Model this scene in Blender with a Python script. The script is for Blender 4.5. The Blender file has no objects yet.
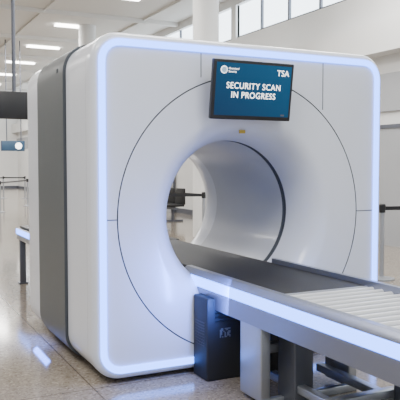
import bpy, bmesh, math
from mathutils import Vector
pi=math.pi
S=bpy.context.scene
# ---------------- materials ----------------
def mat(name,col,rough=.5,metal=0,noise=0,nscale=8,emit=None,estr=0,bump=0,coat=0,alpha=None):
    m=bpy.data.materials.new(name); m.use_nodes=True
    nt=m.node_tree; b=nt.nodes['Principled BSDF']
    c=(col[0],col[1],col[2],1)
    b.inputs['Base Color'].default_value=c
    b.inputs['Roughness'].default_value=rough
    b.inputs['Metallic'].default_value=metal
    b.inputs['Coat Weight'].default_value=coat
    b.inputs['Coat Roughness'].default_value=.12
    if emit:
        b.inputs['Emission Color'].default_value=(*emit,1); b.inputs['Emission Strength'].default_value=estr
    tc=nt.nodes.new('ShaderNodeTexCoord')
    nz=nt.nodes.new('ShaderNodeTexNoise'); nz.inputs['Scale'].default_value=nscale; nz.inputs['Detail'].default_value=3
    nt.links.new(tc.outputs['Object'],nz.inputs['Vector'])
    mx=nt.nodes.new('ShaderNodeMix'); mx.data_type='RGBA'
    k=1-noise
    mx.inputs[6].default_value=(col[0]*k,col[1]*k,col[2]*k,1); mx.inputs[7].default_value=c
    nt.links.new(nz.outputs['Fac'],mx.inputs[0]); nt.links.new(mx.outputs[2],b.inputs['Base Color'])
    if bump:
        bp=nt.nodes.new('ShaderNodeBump'); bp.inputs['Strength'].default_value=bump; bp.inputs['Distance'].default_value=.01
        nt.links.new(nz.outputs['Fac'],bp.inputs['Height']); nt.links.new(bp.outputs['Normal'],b.inputs['Normal'])
    return m
M_white=mat('shell_white',(.75,.785,.86),.30,noise=.03,coat=.4)
M_tunnel=mat('tunnel_liner',(.56,.585,.63),.42,noise=.03,coat=.2)
M_grey=mat('shell_grey',(.10,.112,.12),.4,.2,noise=.05)
M_seam=mat('seam_grey',(.07,.08,.095),.6)
M_black=mat('black_plastic',(.012,.012,.014),.35,noise=.1)
M_dark=mat('dark_cabinet',(.014,.014,.015),.6,noise=.1)
M_belt=mat('belt_rubber',(.012,.012,.015),.55,noise=.25,nscale=60,bump=.1)
M_alu=mat('brushed_aluminium',(.42,.44,.48),.35,.7,noise=.06,nscale=30)
M_rail=mat('rail_blue_grey',(.25,.27,.34),.3,.6,noise=.05,nscale=20)
M_alud=mat('painted_grey_steel',(.13,.14,.17),.4,.5,noise=.06)
M_roller=mat('roller_steel',(.72,.73,.75),.3,.35,noise=.04)
M_led=mat('led_diffuser',(.2,.3,.7),.4,emit=(.09,.25,1),estr=7.5)
M_wall=mat('painted_wall',(.76,.76,.75),.7,noise=.04,nscale=2)
M_wall2=mat('grey_panel_wall',(.36,.37,.39),.6,noise=.06,nscale=2)
M_ceil=mat('ceiling_panel',(.70,.69,.67),.8,noise=.03)
M_col=mat('column_paint',(.70,.70,.69),.6,noise=.03)
M_yellow=mat('label_yellow',(.6,.42,.05),.5)
M_lab=mat('label_white',(.13,.135,.14),.5)
M_light=mat('ceiling_luminaire',(1,1,1),.5,emit=(1,.98,.94),estr=14)
M_glass=mat('window_daylight_glass',(.7,.8,.9),.2,emit=(.80,.91,1),estr=5)
M_txt=mat('screen_text',(1,1,1),.5,emit=(1,1,1),estr=2.4)
M_seal=mat('screen_seal',(.3,.4,.5),.5,emit=(.3,.45,.6),estr=.6)
M_sblue=mat('sign_dark_blue',(.02,.05,.09),.4,emit=(.02,.05,.1),estr=.4)

# screen gradient
M_screen=bpy.data.materials.new('screen_blue'); M_screen.use_nodes=True
nt=M_screen.node_tree;b=nt.nodes['Principled BSDF'];b.inputs['Roughness'].default_value=.3
b.inputs['Specular IOR Level'].default_value=.2
tc=nt.nodes.new('ShaderNodeTexCoord');sp=nt.nodes.new('ShaderNodeSeparateXYZ');nt.links.new(tc.outputs['Generated'],sp.inputs[0])
ad=nt.nodes.new('ShaderNodeMath');ad.operation='MULTIPLY_ADD';ad.inputs[1].default_value=.5
nt.links.new(sp.outputs['X'],ad.inputs[0]);
m2=nt.nodes.new('ShaderNodeMath');m2.operation='MULTIPLY';m2.inputs[1].default_value=.5;nt.links.new(sp.outputs['Z'],m2.inputs[0]);nt.links.new(m2.outputs[0],ad.inputs[2])
cr=nt.nodes.new('ShaderNodeValToRGB');cr.color_ramp.elements[0].color=(.003,.025,.08,1);cr.color_ramp.elements[1].color=(.008,.085,.19,1)
nt.links.new(ad.outputs[0],cr.inputs[0]);nt.links.new(cr.outputs[0],b.inputs['Emission Color']);b.inputs['Emission Strength'].default_value=1
b.inputs['Base Color'].default_value=(.005,.02,.04,1)

# floor
M_floor=bpy.data.materials.new('terrazzo_tile'); M_floor.use_nodes=True
nt=M_floor.node_tree;b=nt.nodes['Principled BSDF']
tc=nt.nodes.new('ShaderNodeTexCoord')
vo=nt.nodes.new('ShaderNodeTexVoronoi');vo.inputs['Scale'].default_value=75;nt.links.new(tc.outputs['Object'],vo.inputs['Vector'])
sep=nt.nodes.new('ShaderNodeSeparateColor');nt.links.new(vo.outputs['Color'],sep.inputs[0])
r=nt.nodes.new('ShaderNodeValToRGB');e=r.color_ramp.elements
e[0].position=0;e[0].color=(.17,.14,.105,1);e[1].position=1;e[1].color=(.42,.365,.30,1)
x=e.new(.15);x.color=(.245,.205,.16,1);x=e.new(.35);x.color=(.28,.237,.187,1);x=e.new(.85);x.color=(.31,.264,.21,1)
nt.links.new(sep.outputs[0],r.inputs[0])
nz=nt.nodes.new('ShaderNodeTexNoise');nz.inputs['Scale'].default_value=.8;nt.links.new(tc.outputs['Object'],nz.inputs['Vector'])
br=nt.nodes.new('ShaderNodeTexBrick');br.offset=0;br.inputs['Scale'].default_value=1;br.inputs['Brick Width'].default_value=1.2;br.inputs['Row Height'].default_value=1.2
br.inputs['Mortar Size'].default_value=.006;br.inputs['Color1'].default_value=(1,1,1,1);br.inputs['Color2'].default_value=(.93,.93,.93,1);br.inputs['Mortar'].default_value=(.5,.47,.45,1)
nt.links.new(tc.outputs['Object'],br.inputs['Vector'])
mx=nt.nodes.new('ShaderNodeMix');mx.data_type='RGBA';mx.blend_type='MULTIPLY';mx.inputs[0].default_value=1
nt.links.new(r.outputs[0],mx.inputs[6]);nt.links.new(br.outputs['Color'],mx.inputs[7]);nt.links.new(mx.outputs[2],b.inputs['Base Color'])
mr=nt.nodes.new('ShaderNodeMapRange');mr.inputs['To Min'].default_value=.07;mr.inputs['To Max'].default_value=.14;nt.links.new(nz.outputs['Fac'],mr.inputs[0]);nt.links.new(mr.outputs[0],b.inputs['Roughness'])
b.inputs['IOR'].default_value=1.5

# ---------------- helpers ----------------
def empty(name,loc=(0,0,0),rot=(0,0,0)):
    o=bpy.data.objects.new(name,None);o.location=loc;o.rotation_euler=rot;S.collection.objects.link(o);return o
def obj(name,bm,mats,parent=None,smooth=None):
    me=bpy.data.meshes.new(name);bmesh.ops.recalc_face_normals(bm,faces=bm.faces);bm.to_mesh(me);bm.free()
    for m in (mats if isinstance(mats,list) else [mats]): me.materials.append(m)
    if smooth:
        for p in me.polygons:p.use_smooth=True
        me.set_sharp_from_angle(angle=math.radians(smooth))
    o=bpy.data.objects.new(name,me);S.collection.objects.link(o)
    if parent:o.parent=parent
    return o
def addbox(bm,a,c,bev=0,mi=0):
    r=bmesh.ops.create_cube(bm,size=1)
    vs=r['verts']
    for v in vs: v.co=Vector([(a[i]+c[i])/2+v.co[i]*(c[i]-a[i]) for i in range(3)])
    fs=set(f for v in vs for f in v.link_faces)
    for f in fs:f.material_index=mi
    if bev:
        es=list(set(e for v in vs for e in v.link_edges))
        r=bmesh.ops.bevel(bm,geom=es,offset=bev,segments=3,profile=.5,affect='EDGES')
        for f in r['faces']:f.material_index=mi
def box(name,a,c,m,parent=None,bev=0):
    bm=bmesh.new();addbox(bm,a,c,bev);return obj(name,bm,m,parent,35 if bev else None)
def addcyl(bm,p,q,r,r2=None,seg=24,mi=0):
    p=Vector(p);q=Vector(q);d=q-p
    R=bmesh.ops.create_cone(bm,cap_ends=True,segments=seg,radius1=r,radius2=r if r2 is None else r2,depth=d.length)
    rot=Vector((0,0,1)).rotation_difference(d.normalized())
    for v in R['verts']: v.co=rot@v.co+(p+q)/2
    for f in set(f for v in R['verts'] for f in v.link_faces):f.material_index=mi
def cyl(name,p,q,r,m,parent=None,seg=24,r2=None):
    bm=bmesh.new();addcyl(bm,p,q,r,r2,seg);return obj(name,bm,m,parent,40)
def text(name,s,loc,size,m,parent,align='CENTER',off=0,sx=1,sc=1):
    cu=bpy.data.curves.new(name,'FONT');cu.body=s;cu.size=size;cu.align_x=align;cu.offset=off;cu.space_line=1.05;cu.space_character=sc
    t=bpy.data.objects.new(name+'_c',cu);S.collection.objects.link(t)
    bpy.context.view_layer.update()
    me=bpy.data.meshes.new_from_object(t.evaluated_get(bpy.context.evaluated_depsgraph_get()))
    bpy.data.objects.remove(t)
    me.materials.clear();me.materials.append(m)
    o=bpy.data.objects.new(name,me);S.collection.objects.link(o);o.parent=parent;o.location=loc;o.rotation_euler=(pi/2,0,0);o.scale=(sx,1,1);return o

# ---------------- scanner ----------------
CX,CZ=1.19,1.13
X0,X1,Z0,Z1=0.0,2.47,0.03,2.39
N=288
DEP=2.0
scan=empty('airport_ct_scanner',(0,0,0))
def rrect(inset,rad,n=N):
    """star-sampled rounded rectangle around (CX,CZ)"""
    x0,x1,z0,z1=X0+inset,X1-inset,Z0+inset,Z1-inset
    r=max(rad-inset,.01); out=[]
    for k in range(n):
        a=2*pi*k/n; dx,dz=math.cos(a),math.sin(a)
        def inside(t):
            x=CX+dx*t; z=CZ+dz*t
            qx=max(x0+r-x,0,x-(x1-r)); qz=max(z0+r-z,0,z-(z1-r))
            return math.hypot(qx,qz)<=r
        lo,hi=0,3
        for _ in range(40):
            mid=(lo+hi)/2
            if inside(mid):lo=mid
            else:hi=mid
        out.append((CX+dx*lo,CZ+dz*lo))
    return out
def circ(r,n=N): return [(CX+r*math.cos(2*pi*k/n),CZ+r*math.sin(2*pi*k/n)) for k in range(n)]
RC=.20
RT=.56
rows=[] # (pts, d, material idx of the band that FOLLOWS)
# 0 white 1 seam 2 tunnel 3 grey
FR=.20
for i in range(0,9):
    a=pi/2*i/8
    rows.append((circ(RT+FR*(1-math.sin(a))),DEP-.33*(1-math.cos(a)),0))
rows.append((circ(RT),1.55,2))
rows.append((circ(RT),.385,1))
rows.append((circ(RT+.014),.38,1));rows.append((circ(RT+.014),.338,1))
for i in range(0,15):
    a=pi/2*(1-i/14)
    rows.append((circ(RT+FR*(1-math.sin(a))),.33*(1-math.cos(a)),0))
rows.append((circ(1.011),0,1));rows.append((circ(1.011),.012,1));rows.append((circ(1.020),.012,1));rows.append((circ(1.020),0,0))
# outer face rounded edge
EF=.05
for i in range(0,8):
    a=pi/2*i/7
    rows.append((rrect(EF*(1-math.sin(a)),RC),EF*(1-math.cos(a)),0))
rows.append((rrect(0,RC),.13,1));rows.append((rrect(.012,RC),.132,1));rows.append((rrect(.012,RC),.142,1));rows.append((rrect(.004,RC),.145,0))
rows.append((rrect(.004,RC),.64,1));rows.append((rrect(.02,RC),.642,1));rows.append((rrect(.02,RC),.652,1))
rows.append((rrect(-.016,RC),.655,3));rows.append((rrect(-.016,RC),1.49,1))
rows.append((rrect(.02,RC),1.493,1));rows.append((rrect(.02,RC),1.503,1));rows.append((rrect(.004,RC),1.506,0))
for i in range(0,6):
    a=pi/2*i/5
    rows.append((rrect(EF*(1-math.cos(a)),RC),DEP-EF*(1-math.sin(a)),0))
bm=bmesh.new();L=[]
for pts,d,mi in rows: L.append([bm.verts.new((x,d,z)) for x,z in pts])
n=len(L)
for i in range(n):
    A=L[i];B=L[(i+1)%n];mi=rows[i][2]
    for k in range(N):
        f=bm.faces.new((A[k],A[(k+1)%N],B[(k+1)%N],B[k]));f.material_index=mi
obj('gantry_shell',bm,[M_white,M_seam,M_tunnel,M_grey],scan,28)
def strip(name,i0,i1,d0,d1,m):
    bm=bmesh.new();P=[rrect(i0,RC),rrect(i1,RC)]
    Ls=[[bm.verts.new((x,d,z)) for x,z in p] for p,d in ((P[0],d1),(P[0],d0),(P[1],d0),(P[1],d1))]
    for i in range(3):
        for k in range(N): bm.faces.new((Ls[i][k],Ls[i][(k+1)%N],Ls[i+1][(k+1)%N],Ls[i+1][k]))
    return obj(name,bm,m,scan,40)
strip('led_strip_frame',.048,.092,-.014,.004,M_led)
bm=bmesh.new()
for a,c in (((.80,-.002,2.12),(.806,.002,2.29)),((1.86,-.002,1.93),(1.866,.002,2.29)),((.10,-.002,1.127),(.17,.002,1.133)),((2.21,-.002,1.127),(2.37,.002,1.133))): addbox(bm,a,c)
obj('panel_seams',bm,M_seam,scan)
bm=bmesh.new();addbox(bm,(1.15,.055,1.735),(1.20,.065,1.76));obj('warning_label',bm,M_yellow,scan)
bm=bmesh.new()
for x in (.3,2.2):
    for y in (.3,1.7): addcyl(bm,(x,y,0),(x,y,.06),.06)
obj('levelling_feet',bm,M_black,scan,40)
bm=bmesh.new();addbox(bm,(-.002,.80,2.2),(-.0175,.84,2.23));obj('side_badge',bm,M_seam,scan)
bm=bmesh.new();addbox(bm,(.74,-.22,.0),(1.62,-.003,.58),.012)
obj('service_cabinet',bm,M_dark,scan,35)
bm=bmesh.new()
for k in range(9): addbox(bm,(.737,-.19,.40-.02*k),(.742,-.04,.408-.02*k))
for k in range(4): addbox(bm,(.80,-.224,.5-.03*k),(1.0,-.219,.51-.03*k))
obj('cabinet_vents',bm,M_black,scan)
bm=bmesh.new();
import random
random.seed(4)
for i in range(9):
    for j in range(7):
        if random.random()<.55: addbox(bm,(.84+.0095*i,-.2235,.30+.0095*j),(.848+.0095*i,-.22,.308+.0095*j))
obj('cabinet_label',bm,M_lab,scan)

# ---------------- conveyor ----------------
conv=empty('conveyor_belt_table')
YL,YR=.80,1.58; ZT=.73; YE=-3.3; YB=.30
def sweep(name,prof,y0,y1,m,parent,smooth=35):
    bm=bmesh.new();A=[bm.verts.new((x,y0,z)) for x,z in prof];B=[bm.verts.new((x,y1,z)) for x,z in prof];k=len(prof)
    for i in range(k): bm.faces.new((A[i],A[(i+1)%k],B[(i+1)%k],B[i]))
    bm.faces.new(A);bm.faces.new(B)
    return obj(name,bm,m,parent,smooth)
w=.07
sweep('side_rail_near',[(YL,.695),(YL+.006,.712),(YL+.03,ZT+.008),(YL+w,ZT+.008),(YL+w,.56),(YL+.08,.50),(YL,.50),(YL,.618),(YL+.012,.618),(YL+.012,.695)],YE,YB,M_rail,conv)
sweep('side_rail_far',[(YR,.715),(YR-.004,.724),(YR-.012,ZT+.03),(YR-.05,ZT+.03),(YR-.05,.56),(YR-.06,.50),(YR,.50)],YE,YB-.1,M_rail,conv)
sweep('led_strip_near',[(YL-.004,.623),(YL+.012,.623),(YL+.012,.690),(YL-.004,.690)],YE+.01,YB-.03,M_led,conv)
sweep('led_strip_far',[(YR-.001,.638),(YR+.004,.638),(YR+.004,.708),(YR-.001,.708)],YE+.01,-.01,M_led,conv)
box('belt',(YL+w,-.92,.70),(YR-.05,2.05,.727),M_belt,conv,.006)
box('belt_bed',(YL+w,YE,.585),(YR-.05,-.02,.670),M_black,conv)
cyl('belt_end_roller',(YL+w,-.93,.712),(YR-.05,-.93,.712),.014,M_alu,conv)
bm=bmesh.new();y=-.985
while y>YE+.03:
    addcyl(bm,(YL+w,y,.706),(YR-.05,y,.706),.021,seg=20);y-=.086
obj('rollers',bm,M_roller,conv,40)
bm=bmesh.new()
for y in (-.675,-2.6):
    addbox(bm,(YL+.015,y-.13,.03),(YL+.085,y+.13,.51),.008)
    addbox(bm,(YR-.085,y-.13,.03),(YR-.015,y+.13,.51),.008)
obj('support_panels',bm,M_alu,conv,35)
bm=bmesh.new()
for y in (-.675,-2.6):
    addbox(bm,(YL+.02,y-.14,.0),(YR-.02,y-.10+.0,.05),.006)
    addbox(bm,(YL+.085,y-.03,.30),(YR-.085,y+.03,.36),.006)
addbox(bm,(YL+.10,-1.38,.16),(YR-.05,-1.32,.21),.006)
for x in (1.0,1.38):
    addbox(bm,(x,-2.6,.10),(x+.06,-.60,.15),.006)
obj('cross_members',bm,M_alu,conv,35)
bm=bmesh.new()
addbox(bm,(.98,-.93,.0),(1.12,-.74,.58),.008)
addbox(bm,(1.36,-1.45,.0),(1.44,-1.37,.58),.008)
addbox(bm,(1.05,-1.25,.40),(1.45,-.95,.57),.01)
obj('drive_housing',bm,M_alud,conv,35)

# outfeed conveyor behind the scanner
out=empty('outfeed_conveyor')
OL,OR,O0,O1=.35,1.62,2.06,4.37
box('frame',(OL,O0,.56),(OR,O1,.70),M_alu,out,.01)
box('belt_surface',(OL+.04,O0+.01,.70),(OR-.04,O1-.03,.728),M_belt,out,.006)
box('led_strip',(OL-.006,O0+.02,.63),(OL+.002,O1-.02,.695),M_led,out)
bm=bmesh.new()
for x in (OL+.02,OR-.09):
    for y in (O1-.14,O0+.3):
        addbox(bm,(x,y,.02),(x+.07,y+.07,.57),.006);addbox(bm,(x-.02,y-.02,0),(x+.09,y+.09,.02))
obj('legs',bm,M_alud,out,35)

# ---------------- monitor ----------------
mon=empty('display_monitor',(1.150,-.125,2.03),(math.radians(8),0,0))
W,H=.66,.415
box('bezel',(-W/2,-.02,-H/2),(W/2,.02,H/2),M_black,mon,.008)
box('screen',(-W/2+.022,-.0225,-H/2+.028),(W/2-.022,-.0195,H/2-.022),M_screen,mon)
box('mount_arm',(-.08,.02,-.10),(.08,.11,.06),M_black,mon,.006)
f=-.0245
text('message_text','SECURITY SCAN\nIN PROGRESS',(.0,f,.01),.061,M_txt,mon,off=.0001,sx=.93,sc=1.1)
text('agency_text','TSA',(.235,f,.115),.060,M_txt,mon)
text('department_text','Homeland\nSecurity',(-.215,f,.14),.020,M_txt,mon,'LEFT')
cyl('seal_outer',(-.25,f+.001,.135),(-.25,f,.135),.026,M_txt,mon,32)
cyl('seal_inner',(-.25,f,.135),(-.25,f-.001,.135),.021,M_seal,mon,32)
bm=bmesh.new();addbox(bm,(.24,f-.001,-.172),(.27,f,-.16));obj('brand_mark',bm,M_alud,mon)

# ---------------- hall ----------------
WR=7.4;CH=5.9;BACK=40;WL=-13;FR0=-8
box('floor',(WL,FR0,-.1),(WR+.2,BACK+.2,0),M_floor)
bm=bmesh.new();addbox(bm,(WL,FR0,CH),(WR+.2,BACK+.2,CH+.1))
obj('ceiling',bm,M_ceil)
bm=bmesh.new()
y=-6
while y<BACK:
    addbox(bm,(WL,y,CH-.12),(WR,y+.12,CH));y+=4.15
for x in (-8,-3.5,3.2,6.2): addbox(bm,(x,FR0,CH-.06),(x+.06,BACK,CH))
obj('ceiling_beams',bm,M_ceil)
bm=bmesh.new()
for x in (-7.6,-3.7,.6,4.6):
    for i in range(-3,6):
        y=16.6+4.15*i; addbox(bm,(x-.6,y-.1,CH-.07),(x+.6,y+.1,CH-.03))
obj('ceiling_light',bm,M_light)
WB,WT=4.82,5.68
bm=bmesh.new()
addbox(bm,(WR,FR0,0),(WR+.2,BACK,WB));addbox(bm,(WR,FR0,WT),(WR+.2,BACK,CH))
y=FR0
while y<BACK: addbox(bm,(WR,y,WB),(WR+.2,y+.25,WT));y+=4.8
obj('wall_right',bm,M_wall)
box('window_1',(WR+.12,FR0,WB),(WR+.14,BACK,WT),M_glass)
bm=bmesh.new();y=FR0
while y<BACK: addbox(bm,(WR+.06,y,WB),(WR+.12,y+.06,WT));y+=1.2
addbox(bm,(WR+.06,FR0,WB),(WR+.12,BACK,WB+.05));obj('window_frames',bm,M_alud)
box('wall_back',(WL,BACK,0),(WR+.2,BACK+.2,CH),M_wall)
box('wall_left',(WL-.2,FR0,0),(WL,BACK,CH),M_wall)
box('trim_1',(WR-.35,FR0,3.55),(WR,BACK,4.1),M_wall)
box('trim_2',(WR-.05,FR0,2.5),(WR,BACK,3.2),M_wall2)
box('baseboard_right',(WR-.03,FR0,0),(WR,BACK,.15),M_alud)
box('baseboard_back',(WL,BACK-.03,0),(WR,BACK,.15),M_alud)
for i,y in enumerate((4.8,9.5,15,19.5,25,32)):
    bm=bmesh.new();addbox(bm,(WR-.09,y,0),(WR-.04,y+.07,2.25));addbox(bm,(WR-.09,y+1.73,0),(WR-.04,y+1.8,2.25));addbox(bm,(WR-.09,y,2.18),(WR-.04,y+1.8,2.25))
    addbox(bm,(WR-.07,y+.07,0),(WR-.04,y+.895,2.18),mi=1);addbox(bm,(WR-.07,y+.905,0),(WR-.04,y+1.73,2.18),mi=1)
    obj('door_%d'%(i+1),bm,[M_alud,M_wall2])
cyl('column',(5.0,8.2,0),(5.0,8.2,CH),.27,M_col,seg=48)
cyl('column',(5.0,16.5,0),(5.0,16.5,CH),.27,M_col,seg=48)
sg=empty('hanging_sign')
box('sign_board',(.2,8.2,2.34),(1.38,8.32,2.84),M_black,sg,.01)
cyl('sign_pole',(1.10,8.26,2.84),(1.10,8.26,CH),.035,M_alud,sg)
sg2=empty('gate_sign')
box('board',(2.90,20,2.0),(3.72,20.1,2.36),M_sblue,sg2,.01)
cyl('pole_1',(3.1,20.05,2.36),(3.1,20.05,CH),.02,M_alud,sg2)
cyl('pole_2',(3.6,20.05,2.36),(3.6,20.05,CH),.02,M_alud,sg2)
cyl('symbol',(3.5,19.995,2.18),(3.5,19.98,2.18),.12,M_txt,sg2)

def stanchion(x,y,target=None,m=M_alu):
    e=empty('stanchion_post',(x,y,0))
    bm=bmesh.new()
    addcyl(bm,(0,0,0),(0,0,.02),.17,seg=32);addcyl(bm,(0,0,.02),(0,0,.045),.16,.04,seg=32)
    addcyl(bm,(0,0,.03),(0,0,.90),.032)
    obj('post',bm,m,e,40)
    bm=bmesh.new();addcyl(bm,(0,0,.88),(0,0,.98),.042);addcyl(bm,(0,0,.98),(0,0,.995),.042,.03);obj('belt_head',bm,M_black,e,40)
    if target:
        dx,dy=target[0]-x,target[1]-y;l=math.hypot(dx,dy);nx,ny=-dy/l*.002,dx/l*.002
        bm=bmesh.new()
        A=[(nx,ny),(dx+nx,dy+ny),(dx-nx,dy-ny),(-nx,-ny)]
        b=[bm.verts.new((p[0],p[1],.91)) for p in A];t=[bm.verts.new((p[0],p[1],.96)) for p in A]
        for i in range(4): bm.faces.new((b[i],b[(i+1)%4],t[(i+1)%4],t[i]))
        bm.faces.new(b);bm.faces.new(t)
        obj('retractable_belt',bm,M_black,e)
stanchion(4.68,2.47,(6.4,2.0));stanchion(6.4,2.0)
stanchion(4.30,6.90,(2.7,7.55));stanchion(2.7,7.55)
stanchion(4.75,9.9,(3.7,10.6));stanchion(3.7,10.6,(4.30,6.90))
stanchion(4.1,26.5,(4.95,26.0));stanchion(4.95,26.0,(3.9,20.5));stanchion(3.0,24,(4.1,26.5))
stanchion(3.9,20.5,(2.4,17.5));stanchion(2.4,17.5)
def bench(x,y):
    e=empty('waiting_bench',(x,y,0))
    bm=bmesh.new()
    for i in range(3):
        addbox(bm,(-.3,-.9+i*.6,.40),(.25,-.35+i*.6,.46),.02)
        addbox(bm,(.2,-.9+i*.6,.45),(.28,-.35+i*.6,.88),.02)
    obj('seats',bm,M_dark,e,35)
    bm=bmesh.new();addbox(bm,(-.04,-.9,.32),(.04,.85,.38))
    for y2 in (-.7,.65):
        addbox(bm,(-.03,y2,.03),(.03,y2+.06,.34));addbox(bm,(-.3,y2,0),(.3,y2+.06,.04))
    obj('frame',bm,M_alud,e)
bench(5.9,12.6)

# ---------------- lights ----------------
W_=bpy.data.worlds.new('World');S.world=W_;W_.use_nodes=True
W_.node_tree.nodes['Background'].inputs[0].default_value=(.84,.91,1,1);W_.node_tree.nodes['Background'].inputs[1].default_value=1.0
def area(name,loc,sx,sy,pw,rot=(0,0,0),col=(1,.98,.95)):
    l=bpy.data.lights.new(name,'AREA');l.shape='RECTANGLE';l.size=sx;l.size_y=sy;l.energy=pw;l.color=col
    o=bpy.data.objects.new(name,l);o.location=loc;o.rotation_euler=rot;S.collection.objects.link(o)
for i,(x,y,p) in enumerate([(-3,-3,300),(-3,3,240),(1.5,-4,220),(2,1,230),(5.5,4,320),(2,9,450),(-5,12,350),(3.5,18,650),(3,26,650),(3,34,750)]):
    area('ceiling_lamp_%d'%i,(x,y,CH-.15),2.2,2.2,p)
# added blue fill beside the near rail, tints the lower gantry face
area('added_blue_fill_face',(.77,-.45,.66),.05,.4,12,(math.radians(95),0,math.radians(30)),(.10,.22,1))
# extra blue lamp, no fixture there: stands in for LED spill by left flank
area('added_blue_fill_floor',(-.04,1.35,.12),.05,.5,2.5,(0,math.radians(40),0),(.08,.2,1))

# ---------------- camera ----------------
c=bpy.data.cameras.new('camera');c.lens=60.1;c.sensor_width=36
co=bpy.data.objects.new('camera',c);co.location=(-1.323,-4.268,1.5);co.rotation_euler=(math.radians(87),0,math.radians(-26.4))
S.collection.objects.link(co);S.camera=co
